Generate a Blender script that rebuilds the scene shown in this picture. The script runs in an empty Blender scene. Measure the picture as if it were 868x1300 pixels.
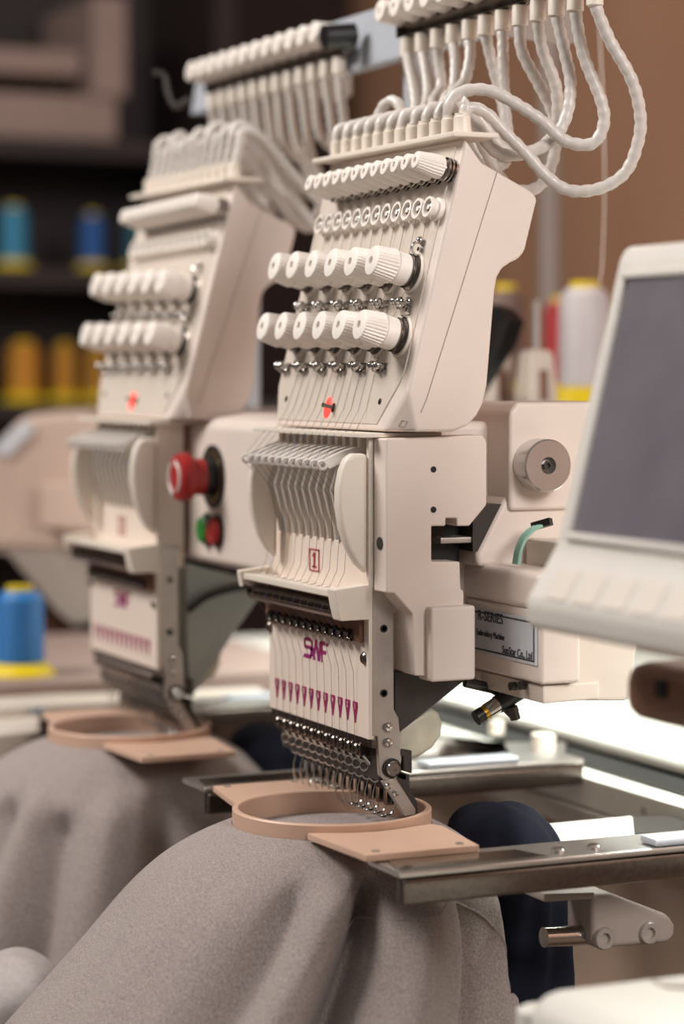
import bpy, bmesh, math, random
from mathutils import Vector, Matrix
random.seed(7)
S = bpy.context.scene
COL = S.collection
# ------------------------------------------------------------------ camera (measured from the photograph)
F = 3069.0; U0 = 434.0; V0 = 470.0
TH = math.atan(F/1384.0); CT, ST = math.cos(TH), math.sin(TH)
R_ = Vector((CT, ST, 0)); W_ = Vector((-ST, CT, 0)); UP = Vector((0, 0, 1))
CAM = -1.6*(W_ + R_*(36.0/F)); CAM.z = 1.147
cd = bpy.data.cameras.new('camera'); cam = bpy.data.objects.new('camera', cd); COL.objects.link(cam)
M = Matrix((R_, UP, -W_)).transposed().to_4x4(); M.translation = CAM
cam.matrix_world = M
cd.sensor_width = 36; cd.sensor_fit = 'AUTO'; cd.lens = F*36/1300; cd.shift_y = -180/1300
cd.clip_start = .05; cd.clip_end = 50
cd.dof.use_dof = True; cd.dof.focus_distance = 1.61; cd.dof.aperture_fstop = 3.4
S.camera = cam
# ------------------------------------------------------------------ world, lamps, exposure
w = bpy.data.worlds.new('room_light'); S.world = w; w.use_nodes = True
bg = w.node_tree.nodes['Background']; bg.inputs[0].default_value = (1, .92, .86, 1); bg.inputs[1].default_value = .18
def area(name, loc, target, sx, sy, power, color):
    l = bpy.data.lights.new(name, 'AREA'); l.shape = 'RECTANGLE'; l.size = sx; l.size_y = sy; l.energy = power; l.color = color
    o = bpy.data.objects.new(name, l); COL.objects.link(o); o.location = loc
    o.rotation_euler = (Vector(target)-Vector(loc)).to_track_quat('-Z', 'Y').to_euler(); return o
area('overhead_area', (-.75, -1.25, 2.45), (-.1, 0, 1.0), .9, .6, 45, (1, .95, .90))
area('side_fill', (2.5, .35, 2.3), (0, .1, 1.0), 1.0, 1.0, 60, (1, .95, .92))  # unseen fill added at the right to brighten the side faces
area('work_light', (-.25, .33, 1.10), (-.25, .40, .80), 1.3, .05, 7.5, (.93, 1, .92))
area('overhead_area', (-1.8, .2, 2.9), (-2.2, .8, .9), .8, .8, 3.5, (1, .9, .8))  # unseen fill added to brighten the wall and shelf at the back
S.view_settings.view_transform = 'Standard'; S.view_settings.look = 'None'; S.view_settings.gamma = 1
S.view_settings.use_curve_mapping = False; S.view_settings.exposure = 0.0

# ------------------------------------------------------------------ measuring helpers: a photo pixel on a real plane
def ray(u, v): return W_ + R_*((u-U0)/F) + UP*((V0-v)/F)
def onx(u, v, x): q = ray(u, v); return CAM + q*((x-CAM.x)/q.x)
def ony(u, v, y): q = ray(u, v); return CAM + q*((y-CAM.y)/q.y)
def onz(u, v, z): q = ray(u, v); return CAM + q*((z-CAM.z)/q.z)
def ond(u, v, d): return CAM + ray(u, v)*d
SL = .255
PN = Vector((0, -1, SL)).normalized(); PU = Vector((0, SL, 1)).normalized(); P0 = Vector((0, .008, 1.115))
def onp(u, v):
    q = ray(u, v); return CAM + q*((P0-CAM).dot(PN)/q.dot(PN))
# ------------------------------------------------------------------ materials
def lin(c): return tuple((x/255/12.92 if x/255 <= .04045 else ((x/255+.055)/1.055)**2.4) for x in c)
def mat(name, c, rough=.5, metal=0, noise=.06, scale=30, bump=0, bscale=200, coat=0, emit=0, spec=None, trans=0):
    m = bpy.data.materials.new(name); m.use_nodes = True; nt = m.node_tree; n = nt.nodes; b = n['Principled BSDF']
    c = lin(c)
    tc = n.new('ShaderNodeTexCoord'); nz = n.new('ShaderNodeTexNoise'); nz.inputs['Scale'].default_value = scale; nz.inputs['Detail'].default_value = 4
    nt.links.new(tc.outputs['Object'], nz.inputs['Vector'])
    rp = n.new('ShaderNodeValToRGB')
    rp.color_ramp.elements[0].position = .3; rp.color_ramp.elements[1].position = .7
    rp.color_ramp.elements[0].color = tuple(x*(1-noise) for x in c)+(1,)
    rp.color_ramp.elements[1].color = tuple(min(1, x*(1+noise)) for x in c)+(1,)
    nt.links.new(nz.outputs['Fac'], rp.inputs[0]); nt.links.new(rp.outputs[0], b.inputs['Base Color'])
    b.inputs['Roughness'].default_value = rough; b.inputs['Metallic'].default_value = metal
    if coat: b.inputs['Coat Weight'].default_value = coat
    if spec is not None: b.inputs['Specular IOR Level'].default_value = spec
    if trans: b.inputs['Transmission Weight'].default_value = trans
    if emit:
        b.inputs['Emission Color'].default_value = c+(1,); b.inputs['Emission Strength'].default_value = emit
    if bump:
        n2 = n.new('ShaderNodeTexNoise'); n2.inputs['Scale'].default_value = bscale
        nt.links.new(tc.outputs['Object'], n2.inputs['Vector'])
        bp = n.new('ShaderNodeBump'); bp.inputs['Strength'].default_value = bump; bp.inputs['Distance'].default_value = .001
        nt.links.new(n2.outputs['Fac'], bp.inputs['Height']); nt.links.new(bp.outputs[0], b.inputs['Normal'])
    return m
BEIGE = mat('beige_plastic', (223, 209, 199), .42, noise=.02)
BEIGE2 = mat('panel_plastic', (212, 200, 188), .36, noise=.03)
CREAM = mat('cream_plastic', (228, 217, 204), .4, noise=.02)
WHITE = mat('white_knob', (242, 234, 226), .45, noise=.02)
PLATE = mat('face_plate', (230, 214, 201), .4, noise=.02)
CHROME = mat('chrome', (190, 186, 182), .16, 1, noise=.05)
DCHROME = mat('dark_chrome', (120, 112, 106), .25, 1, noise=.15, scale=300)
STEEL = mat('brushed_steel', (186, 178, 172), .36, .65, noise=.08, scale=80)
ALU = mat('aluminium', (206, 202, 198), .28, .9, noise=.05)
BLACK = mat('black_plastic', (22, 20, 20), .4, noise=.1)
BAG = mat('black_bag', (12, 11, 12), .35, noise=.1)
CONS = mat('console_plastic', (226, 220, 212), .4, noise=.02)
OTHER = mat('dull_beige_paint', (190, 166, 152), .5, noise=.02)
BLACKR = mat('black_rubber', (30, 27, 28), .6, noise=.1)
DGREY = mat('dark_grey_metal', (70, 65, 63), .4, .5, noise=.1)
GREY = mat('grey_fin', (196, 187, 178), .45, noise=.03)
LEVER = mat('lever_plastic', (216, 209, 202), .4, noise=.03)
TAN = mat('tan_hoop', (208, 172, 150), .42, noise=.03)
TUBE = mat('milky_tube', (205, 197, 190), .34, noise=.03)
RAILM = mat('rail_metal', (184, 188, 196), .38, .2, noise=.03)
RED = mat('red_plastic', (164, 34, 34), .38, noise=.03)
GREEN = mat('green_plastic', (22, 120, 40), .35)
YEL = mat('yellow_plastic', (226, 196, 20), .4)
GOLD = mat('brass', (190, 150, 60), .3, 1)
REDLED = mat('red_led', (255, 60, 50), .4, emit=1.6)
MAG = mat('marker_ink', (150, 30, 90), .5)
INKR = mat('red_ink', (165, 40, 60), .5)
INK = mat('black_ink', (45, 45, 55), .5)
LABEL = mat('label_silver', (196, 200, 206), .45)
SCREEN = mat('lcd_glass', (116, 110, 118), .28, noise=.12, scale=18)  # screen reflections put into the colour: greyed base with soft mottling
MARBLE = mat('stained_cream', (206, 202, 182), .4, noise=.16, scale=60)
BASE = mat('machine_base_paint', (188, 164, 146), .6, noise=.04)
TABLEM = mat('table_white', (226, 222, 214), .45, noise=.02)
SEAM = mat('seam_gap', (150, 138, 129), .6)
CAST = mat('cast_grey', (146, 134, 126), .5, noise=.04)
WEDGE_LIT = mat('arm_grey_lit', (164, 168, 164), .5)  # far wedge only: work-light brightness put into a lighter grey
BROWNB = mat('brown_bracket', (128, 92, 74), .55, noise=.1)
DARKW = mat('dark_shelf_wood', (38, 25, 24), .6, noise=.2, scale=6)
BOXM = mat('pale_crate', (150, 128, 120), .7, noise=.06, scale=6)
NAVY = mat('navy_cloth', (27, 29, 42), .9, noise=.15, scale=90, bump=.4, bscale=900, spec=.15)
SHIRTL = mat('light_cloth', (170, 162, 160), .9, noise=.08, scale=200, bump=.3, bscale=900, spec=.15)
def cone_mat(n, c): 
    m = mat(n, c, .42, noise=.04); nt = m.node_tree; b = nt.nodes['Principled BSDF']
    wv = nt.nodes.new('ShaderNodeTexWave'); wv.bands_direction = 'Z'; wv.inputs['Scale'].default_value = 120; wv.inputs['Distortion'].default_value = 1.5
    tc = nt.nodes.new('ShaderNodeTexCoord'); nt.links.new(tc.outputs['Object'], wv.inputs['Vector'])
    bp = nt.nodes.new('ShaderNodeBump'); bp.inputs['Strength'].default_value = .5; bp.inputs['Distance'].default_value = .0008
    nt.links.new(wv.outputs['Fac'], bp.inputs['Height']); nt.links.new(bp.outputs[0], b.inputs['Normal']); return m
# heather-grey jersey
def jersey(name, c0, c1):
    m = bpy.data.materials.new(name); m.use_nodes = True; nt = m.node_tree; n = nt.nodes; b = n['Principled BSDF']; L = nt.links.new
    tc = n.new('ShaderNodeTexCoord')
    mp = n.new('ShaderNodeMapping'); mp.inputs['Scale'].default_value = (1, 1, .45); L(tc.outputs['Object'], mp.inputs[0])
    nz = n.new('ShaderNodeTexNoise'); nz.inputs['Scale'].default_value = 1100; nz.inputs['Detail'].default_value = 3; L(mp.outputs[0], nz.inputs['Vector'])
    rp = n.new('ShaderNodeValToRGB'); rp.color_ramp.elements[0].position = .3; rp.color_ramp.elements[1].position = .7
    rp.color_ramp.elements[0].color = lin(c0)+(1,); rp.color_ramp.elements[1].color = lin(c1)+(1,)
    L(nz.outputs['Fac'], rp.inputs[0]); L(rp.outputs[0], b.inputs['Base Color'])
    b.inputs['Roughness'].default_value = .95; b.inputs['Specular IOR Level'].default_value = .1
    b.inputs['Sheen Weight'].default_value = .15
    n2 = n.new('ShaderNodeTexNoise'); n2.inputs['Scale'].default_value = 700; L(tc.outputs['Object'], n2.inputs['Vector'])
    bp = n.new('ShaderNodeBump'); bp.inputs['Strength'].default_value = .5; bp.inputs['Distance'].default_value = .0008
    L(n2.outputs['Fac'], bp.inputs['Height']); L(bp.outputs[0], b.inputs['Normal']); return m
SHIRT = jersey('heather_grey_jersey', (126, 115, 112), (174, 162, 157))
# spiral wrapped tube: fine winding lines across the tube
def logo_mat():
    m = mat('logo_ink', (160, 30, 90), .45); nt = m.node_tree; n = nt.nodes; b = n['Principled BSDF']
    tc = n.new('ShaderNodeTexCoord'); sp = n.new('ShaderNodeSeparateXYZ'); nt.links.new(tc.outputs['Generated'], sp.inputs[0])
    rp = n.new('ShaderNodeValToRGB'); rp.color_ramp.elements[0].color = lin((150, 34, 120))+(1,); rp.color_ramp.elements[1].color = lin((132, 22, 62))+(1,)
    nt.links.new(sp.outputs['Z'], rp.inputs[0]); nt.links.new(rp.outputs[0], b.inputs['Base Color']); return m
LOGO = logo_mat()
def wood_mat():
    m = bpy.data.materials.new('brown_panelling'); m.use_nodes = True; nt = m.node_tree; n = nt.nodes; b = n['Principled BSDF']; L = nt.links.new
    tc = n.new('ShaderNodeTexCoord'); mp = n.new('ShaderNodeMapping'); mp.inputs['Scale'].default_value = (6, 6, .8); L(tc.outputs['Object'], mp.inputs[0])
    nz = n.new('ShaderNodeTexNoise'); nz.inputs['Scale'].default_value = 2.5; nz.inputs['Detail'].default_value = 6; L(mp.outputs[0], nz.inputs['Vector'])
    rp = n.new('ShaderNodeValToRGB'); rp.color_ramp.elements[0].color = lin((166, 120, 93))+(1,); rp.color_ramp.elements[1].color = lin((194, 149, 120))+(1,)
    L(nz.outputs['Fac'], rp.inputs[0]); L(rp.outputs[0], b.inputs['Base Color']); b.inputs['Roughness'].default_value = .6; return m
WOOD = wood_mat()
FLOORM = mat('floor_concrete', (110, 98, 90), .7, noise=.1, scale=4)
DWALL = mat('dark_wall', (52, 34, 31), .8, noise=.1, scale=3)

# ------------------------------------------------------------------ mesh builder
ORI = {}
class MB:
    def __init__(s): s.b = bmesh.new()
    def poly(s, pts, vec):
        pts = [Vector(p) for p in pts]; vec = Vector(vec); n = len(pts)
        a = [s.b.verts.new(p) for p in pts]; c = [s.b.verts.new(p+vec) for p in pts]
        s.b.faces.new(a); s.b.faces.new(c[::-1])
        for i in range(n): s.b.faces.new((a[i], c[i], c[(i+1) % n], a[(i+1) % n]))
        return s
    def box(s, x0, x1, y0, y1, z0, z1):
        return s.poly([(x0, y0, z0), (x1, y0, z0), (x1, y1, z0), (x0, y1, z0)], (0, 0, z1-z0))
    def rings(s, rr, cap=True, closed=False):
        vs = [[s.b.verts.new(p) for p in r] for r in rr]; n = len(vs[0])
        m = len(vs)
        for i in range(m if closed else m-1):
            a, c = vs[i], vs[(i+1) % m]
            for k in range(n): s.b.faces.new((a[k], a[(k+1) % n], c[(k+1) % n], c[k]))
        if cap and not closed: s.b.faces.new(vs[0][::-1]); s.b.faces.new(vs[-1])
        return s
    def lathe(s, prof, p0=(0, 0, 0), ax=(0, 0, 1), n=24, cap=True, rib=None, closed=False):
        p0 = Vector(p0); ax = Vector(ax).normalized()
        e1 = ax.orthogonal().normalized(); e2 = ax.cross(e1); rr = []
        for j, (r, h) in enumerate(prof):
            ring = []
            for k in range(n):
                q = r*(1-(rib[1] if rib and j in rib[0] and k % 2 else 0))
                t = 2*math.pi*k/n; ring.append(p0+ax*h+(e1*math.cos(t)+e2*math.sin(t))*q)
            rr.append(ring)
        return s.rings(rr, cap, closed)
    def cyl(s, p0, p1, r0, r1=None, n=16):
        p0 = Vector(p0); p1 = Vector(p1); d = (p1-p0).length
        return s.lathe([(r0, 0), (r0 if r1 is None else r1, d)], p0, p1-p0, n)
    def torus(s, c, ax, R, r, n=24, m=8):
        return s.lathe([(R+r*math.cos(2*math.pi*j/m), r*math.sin(2*math.pi*j/m)) for j in range(m)], c, ax, n, closed=True)
    def ball(s, c, r, n=12, ax=(0, 0, 1)):
        return s.lathe([(max(r*math.sin(math.pi*j/8), r*.02), -r*math.cos(math.pi*j/8)) for j in range(9)], c, ax, n)
    def tube(s, pts, r, n=8, wind=0):
        pts = [Vector(p) for p in pts]; rr = []; e = None
        for i, p in enumerate(pts):
            t = (pts[min(i+1, len(pts)-1)]-pts[max(i-1, 0)]).normalized()
            e = t.orthogonal().normalized() if e is None else (e-t*e.dot(t)).normalized()
            f = t.cross(e); q = r*(1-wind*(i % 3 == 0)) if not callable(r) else r(i)
            rr.append([p+(e*math.cos(2*math.pi*k/n)+f*math.sin(2*math.pi*k/n))*q for k in range(n)])
        return s.rings(rr)
    def bevel(s, off, seg=2, ang=35):
        bmesh.ops.recalc_face_normals(s.b, faces=s.b.faces[:])
        es = [e for e in s.b.edges if len(e.link_faces) == 2 and e.calc_face_angle(0) > math.radians(ang)]
        bmesh.ops.bevel(s.b, geom=es, offset=off, segments=seg, affect='EDGES', profile=.5, clamp_overlap=True); return s
    def mesh(s, name, m, org=None, ang=40, flat=False):
        b = s.b
        bmesh.ops.recalc_face_normals(b, faces=b.faces[:])
        if org is not None: bmesh.ops.translate(b, verts=b.verts[:], vec=-Vector(org))
        for f in b.faces: f.smooth = not flat
        for e in b.edges:
            if len(e.link_faces) == 2 and e.calc_face_angle(0) > math.radians(ang): e.smooth = False
        me = bpy.data.meshes.new(name); b.to_mesh(me); b.free(); me.materials.append(m); return me
    def build(s, name, m, parent=None, origin=None, ang=40, wn=True):
        org = Vector(origin) if origin is not None else (ORI[parent.name] if parent is not None else Vector((0, 0, 0)))
        o = bpy.data.objects.new(name, s.mesh(name, m, org, ang)); COL.objects.link(o)
        if parent is not None: o.parent = parent; ORI[o.name] = ORI[parent.name]
        else: o.location = org; ORI[o.name] = org
        if wn:
            md = o.modifiers.new('wn', 'WEIGHTED_NORMAL'); md.keep_sharp = True
        return o
def inst(me, name, parent, mw):
    o = bpy.data.objects.new(name, me); COL.objects.link(o); o.parent = parent
    o.matrix_local = Matrix.Translation(-ORI[parent.name]) @ mw; return o
def sub(me, name, parent):
    o = bpy.data.objects.new(name, me); COL.objects.link(o); o.parent = parent; return o
def frame(p, ax):
    ax = Vector(ax).normalized(); x = Vector((1, 0, 0)); x = (x-ax*x.dot(ax)).normalized() if abs(ax.x) < .95 else Vector((0, 1, 0)); y = ax.cross(x)
    m = Matrix((x, y, ax)).transposed().to_4x4(); m.translation = Vector(p); return m
def tag(o, label, cat, group=None, kind=None):
    o['label'] = label; o['category'] = cat
    if group: o['group'] = group
    if kind: o['kind'] = kind
    return o
def thing(name, loc, label, cat, group=None):
    o = bpy.data.objects.new(name, None); COL.objects.link(o); o.location = loc; o.empty_display_size = .05
    ORI[o.name] = Vector(loc); return tag(o, label, cat, group)
def struct(o): o['kind'] = 'structure'; return o
def dup(o, off, label, group=None):
    def cp(a, par):
        c = a.copy(); COL.objects.link(c)
        if par is not None: c.parent = par
        for ch in a.children: cp(ch, c)
        return c
    c = cp(o, None); c.location = Vector(o.location)+Vector(off); c['label'] = label
    if group: c['group'] = group
    ORI[c.name] = Vector(c.location); return c
def spline(P, n=10):
    P = [Vector(p) for p in P]; out = []
    for i in range(len(P)-1):
        a = P[max(i-1, 0)]; b = P[i]; c = P[i+1]; d = P[min(i+2, len(P)-1)]
        for k in range(n):
            t = k/n
            out.append(.5*((2*b)+(c-a)*t+(2*a-5*b+4*c-d)*t*t+(3*b-a-3*c+d)*t**3))
    return out+[P[-1]]
def text_part(name, txt, size, mw, m, parent, sx=1.0, ext=.0002):
    cu = bpy.data.curves.new(name, 'FONT'); cu.body = txt; cu.size = size; cu.extrude = ext; cu.align_x = 'CENTER'; cu.align_y = 'CENTER'; cu.resolution_u = 3
    t = bpy.data.objects.new(name, cu); COL.objects.link(t)
    dg = bpy.context.evaluated_depsgraph_get(); me = bpy.data.meshes.new_from_object(t.evaluated_get(dg)); bpy.data.objects.remove(t)
    me.name = name; me.materials.clear(); me.materials.append(m)
    o = bpy.data.objects.new(name, me); COL.objects.link(o); o.parent = parent
    o.matrix_local = Matrix.Translation(-ORI[parent.name]) @ mw @ Matrix.Diagonal((sx, 1, 1, 1)); return o
def front_frame(p):   # text plane facing -Y: x -> X, y -> Z
    m = Matrix(((1, 0, 0), (0, 0, -1), (0, 1, 0))).to_4x4(); m.translation = Vector(p); return m
SPX = -.41            # spacing of the two heads
# ================================================================== the room
struct(MB().box(-3.2, 3, -3, 1.5, -.05, 0).build('floor', FLOORM))
struct(MB().box(-3.1, 3, 1.35, 1.45, 0, 2.9).build('wall_back', WOOD))
struct(MB().box(-3.1, -3.0, -3, 1.35, 0, 2.9).build('wall_left', DWALL))

# ================================================================== machine table and stand
st = thing('machine_stand', (-.3, .5, 0), 'brown painted base cabinet carrying the whole embroidery machine', 'machine base')
MB().box(-1.1, .55, .34, .72, 0, .765).bevel(.006).build('base_cabinet', BASE, st)
MB().box(-1.1, .55, .315, .345, .05, .775).bevel(.004).build('front_panel', BASE, st)
tb = thing('machine_table', (-.3, .5, .765), 'white machine table lit brightly by the work light under the beam', 'table')
MB().box(-1.1, .55, .297, .329, .80, .833).build('slot_cover', BLACK, tb)
MB().box(-1.1, .55, .330, .72, .834, .846).bevel(.004).build('table_top', TABLEM, tb)
MB().box(-1.1, .55, .36, .72, .766, .8335).build('under_rail', DGREY, tb)
rl = thing('pantograph_rail', (-.3, .285, .80), 'long pale guide rail running along the front of the white table', 'rail')
MB().box(-1.05, .5, .272, .296, .806, .830).bevel(.002).build('rail_body', TABLEM, rl)
MB().box(-1.05, .5, .268, .3, .790, .805).build('slide_strip', GREY, rl)
m = MB()
for k in range(9): m.cyl((-.9+k*.16, .2725, .818), (-.9+k*.16, .2705, .818), .003, n=10)
m.build('screw_head', CHROME, rl)
# hoop arms: pairs of long brackets running from the rail to the front
def arm(label, x, left=False):
    a = thing('hoop_arm', (x, .06, .82), label, 'bracket', 'hoop holder arms of the pantograph')
    MB().box(x-.030, x+.016, -.045, .272, .8405, .8445).bevel(.0012).build('arm_plate', ALU, a)
    MB().box(x+.006, x+.016, -.043, .272, .8235, .840).bevel(.003).build('arm_beam', DCHROME, a)
    MB().poly([(x-.014, -.038, .8447), (x+.014, -.044, .8447), (x+.014, .06, .8447), (x-.014, .05, .8447)], (0, 0, .0008)).bevel(.0003, 1).build('spring_clip', CHROME, a)
    m = MB()
    for y in (.072, .098): m.lathe([(.0045, 0), (.0045, .002), (.003, .0032)], (x+.002, y, .8445), (0, 0, 1), 12)
    m.build('screw_head', CHROME, a)
    MB().box(x-.004, x+.016, .135, .215, .845, .850).bevel(.002).build('pressure_bar', RAILM, a)
    return a
arm('dark steel hoop arm under the right end of the nearer hoop, crossing the navy cloth', .122)
arm('dark steel hoop arm under the left end of the nearer hoop, between the two hoops', -.205)
arm('steel hoop arm under the left end of the farther hoop', -.61)
# cross bar and rail brackets
cb = thing('cross_bar', (0, .17, .80), 'bright white cross bar behind the navy cloth, below the guide rail', 'bar')
MB().poly([onz(664, 1048, .823), onz(803, 1035, .823), onz(806, 1060, .823), onz(664, 1073, .823)], (0, 0, -.012)).bevel(.002).build('bar_body', TABLEM, cb)
MB().poly([onz(804, 1037, .821), onz(868, 1034, .821), onz(868, 1055, .821), onz(806, 1058, .821)], (0, 0, -.009)).build('bar_end', DGREY, cb)
pb = thing('rail_bracket', (-.25, .23, .83), 'flat steel bracket with a cream knob, fixed to the guide rail', 'bracket')
MB().poly([onz(520, 958, .836), onz(556, 955, .836), onz(566, 940, .836), onz(650, 944, .836), onz(690, 960, .836), onz(600, 935, .836), onz(520, 930, .836)], (0, 0, -.006)).bevel(.001).build('bracket_plate', STEEL, pb)
MB().poly([onz(640, 942, .8405), onz(718, 942, .8405), onz(716, 956, .8405), onz(650, 962, .8405)], (0, 0, -.0045)).bevel(.001).build('clamp_plate', ALU, pb)
c = onz(689, 953, .8405); MB().lathe([(.0098, 0), (.0105, .002), (.0105, .012), (.009, .0138)], c, (0, 0, 1), 24).build('clamp_knob', CREAM, pb)
c = onz(630, 932, .8365); MB().lathe([(.0065, 0), (.007, .002), (.007, .010), (.006, .0115)], c, (0, 0, 1), 20).build('clamp_knob', CREAM, pb)
# shaft bracket below the near arm
sb = thing('shaft_bracket', (.1, .13, .77), 'grey cast bracket with two socket bolts holding a polished shaft', 'bracket')
pf = [onx(u, v, .1) for u, v in [(752, 1134), (776, 1134), (838, 1158), (850, 1162), (858, 1175), (858, 1190), (848, 1198), (765, 1205), (752, 1203)]]
MB().poly(pf, (-.035, 0, 0)).bevel(.004, 3).build('casting', CAST, sb)
MB().poly([onx(u, v, .098) for u, v in [(690, 1134), (756, 1132), (756, 1142), (690, 1146)]], (-.03, 0, 0)).bevel(.002).build('mounting_flange', CAST, sb)
m = MB(); a = onx(690, 1190, .085); b2 = onx(760, 1186, .085); m.cyl(a, b2, .0065, n=20); m.build('shaft', CHROME, sb)
for u, v in [(766, 1191), (823, 1184)]:
    p = onx(u, v, .1); MB().lathe([(.0075, -.004), (.0075, .0015), (.0066, .0026), (.0038, .0026), (.0034, -.001)], p, (1, 0, 0), 20).build('socket_bolt', STEEL, sb)
# lower carriage behind (far end of the pantograph)
fr = thing('pantograph_carriage', (-.68, 0, .82), 'beige pantograph end frame beyond the farther hoop', 'frame')
MB().poly([onz(-30, 884, .84), onz(330, 872, .84), onz(340, 880, .84), onz(-30, 900, .84)], (0, 0, -.02)).bevel(.003).build('frame_bar', BEIGE2, fr)
MB().poly([onz(-30, 912, .83), onz(120, 905, .83), onz(140, 918, .83), onz(-30, 935, .83)], (0, 0, -.03)).bevel(.003).build('frame_bar', BEIGE2, fr)

# ================================================================== machine beam
bm_ = thing('machine_beam', (-.3, .12, .99), 'beige main beam joining the two sewing heads, with red emergency stop button', 'machine beam')
pr = [Vector((-.60, y, z)) for y, z in [(.028, .992), (.028, 1.098), (.034, 1.108), (.06, 1.112), (.24, 1.112), (.24, .985), (.06, .985)]]
MB().poly(pr, (.58, 0, 0)).bevel(.006, 3).build('beam_housing', BEIGE, bm_)
ec = ony(271, 605, .028)
MB().lathe([(.0255, 0), (.0255, .0015), (.0245, .002), (.0, .002)], ec, (0, -1, 0), 32).build('button_plate', BLACK, bm_)
MB().torus(ec+Vector((0, -.0015, 0)), (0, 1, 0), 0.0195, .0008, 32, 6).build('yellow_ring', GOLD, bm_)
MB().cyl(ec, ec+Vector((0, -.010, 0)), .0150, n=28).build('button_collar', BLACK, bm_)
es = MB().lathe([(.0146, 0), (.0146, .010), (.0142, .0185), (.0182, .0190), (.0194, .021), (.0194, .026), (.0178, .0295), (.010, .0312), (.0, .0314)], ec+Vector((0, -.002, 0)), (0, -1, 0), 40).build('emergency_button', RED, bm_)
m = MB()
for k in range(2):
    pts = []
    for j in range(9):
        t = math.radians(k*180-60+j*15); pts.append(ec+Vector((.0125*math.cos(t), -.0335, .0125*math.sin(t))))
    m.tube(pts, .0011, 6)
    e = pts[-1]; t = math.radians(k*180+60); d = Vector((-math.sin(t), 0, math.cos(t))); nrm = Vector((math.cos(t), 0, math.sin(t)))
    m.poly([e+nrm*.0032, e-nrm*.0032, e+d*.0055], (0, -.0006, 0))
m.build('arrow_mark', WHITE, es)
gc = ony(263, 673, .028); rc = ony(278, 674, .028)
mid = (gc+rc)/2
m = MB()
for dx in (-.0112, .0112): m.lathe([(.0135, 0), (.0135, .0015), (.012, .0025), (0, .0025)], mid+Vector((dx, 0, 0)), (0, -1, 0), 28)
m.build('switch_bezel', BLACK, bm_)
for dx, mt, h_, nm in ((-.0112, GREEN, .0050, 'start_button'), (.0112, RED, .0052, 'stop_button')):
    MB().lathe([(.0108, .002), (.0108, .002+h_*.7), (.0095, .002+h_), (0, .0023+h_)], mid+Vector((dx, 0, 0)), (0, -1, 0), 28).build(nm, mt, bm_)
# drive housing with handwheel at the beam's right end
hx = .012
MB().poly([(hx-.06, y, z) for y, z in [(.098, 1.052), (.098, 1.118), (.104, 1.1255), (.170, 1.1255), (.170, 1.052)]], (.06, 0, 0)).bevel(.003, 3).build('drive_housing', BEIGE, bm_)
hc = onx(680, 590, hx)
hw = MB().lathe([(.0175, 0), (.0178, .001), (.0178, .0165), (.0168, .0175), (.0058, .0175), (.0055, .0165), (.004, .0145), (.0, .0145)], hc, (1, 0, 0), 48).build('handwheel', ALU, bm_)
MB().lathe([(.0036, .0146), (.0036, .0172), (.0018, .0172), (.0016, .0155), (0, .0155)], hc, (1, 0, 0), 6).build('hex_bolt', DGREY, hw)
sp_ = [onx(u, v, .008) for u, v in [(606, 702), (636, 642), (645, 628), (655, 624), (760, 624), (760, 720), (606, 720)]]
MB().poly(sp_, (-.07, 0, 0)).bevel(.004, 3).build('pulley_cover', BEIGE, bm_)
MB().poly([onx(u, v, .006) for u, v in [(600, 640), (640, 640), (612, 700), (600, 700)]], (-.05, 0, 0)).build('inner_bracket', DGREY, bm_)
cab = [onx(u, v, .03) for u, v in [(652, 716), (655, 698), (662, 682), (672, 672), (682, 667)]]
m = MB(); sp2 = spline(cab, 6)
for k in range(4):
    m.tube([p+Vector((k*.0022, 0, 0)) for p in sp2], .0012, 6)
rib = m.build('ribbon_cable', mat('ribbon_cable_grey', (150, 190, 172), .5), bm_)
MB().tube([cab[-1]+Vector((-.003, -.002, -.001)), cab[-1]+Vector((.008, .006, .003))], .0034, 4).build('connector', BLACK, rib)
# housing box with the name plate
nb = thing('control_housing', (.03, .1, .94), 'beige control housing carrying the silver series nameplate, right of the near head', 'machine housing')
Y1 = .082
def npx(u, v, y=Y1): return ony(u, v, y)
zl = npx(586, 757).z; zb = npx(690, 873).z; xl = -.055; xr = npx(686, 800).x
MB().box(xl, xr, Y1, Y1+.030, zb+.001, zl).bevel(.003, 3).build('housing_body', BEIGE, nb)
MB().box(xl, xr+.0015, Y1-.002, Y1+.032, zl-.0003, npx(586, 712).z).bevel(.005, 3).build('lid', BEIGE, nb)
MB().poly([(xl, Y1+.004, zb), (xr-.004, Y1+.004, zb), (xr-.010, Y1+.05, zb), (xl, Y1+.05, zb)], (0, 0, -.012)).bevel(.002).build('under_tray', BEIGE2, nb)
MB().poly([onx(u, v, xr-.012) for u, v in [(722, 690), (806, 690), (812, 800), (800, 890), (722, 890)]], (-.06, 0, 0)).bevel(.003).build('rear_housing', BEIGE2, nb)
t0 = npx(596, 757); t1 = npx(682, 845)
zt = npx(640, 776).z
lz1 = npx(682, 788).z+.001; lz0 = npx(682, 845).z
lab = MB().box(t0.x-.04, t1.x, Y1-.0012, Y1-.0002, lz0, lz1).build('nameplate', LABEL, nb)
m = MB()
for a_, b_, c_, d_ in [(t0.x-.04, t1.x-.002, lz1-.003, lz1-.002), (t0.x-.04, t1.x-.002, lz0+.002, lz0+.003), (t1.x-.003, t1.x-.002, lz0+.002, lz1-.002)]:
    m.box(a_, b_, Y1-.0016, Y1-.0011, c_, d_)
m.build('border_line', INK, lab)
def ntxt(t, u, v, size, sx, nm):
    p = npx(u, v, Y1-.0014); text_part(nm, t, size, front_frame(p), INK, lab, sx)
ntxt('R-SERIES', 622, 784, .0098, 1.0, 'series_lettering')
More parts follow.
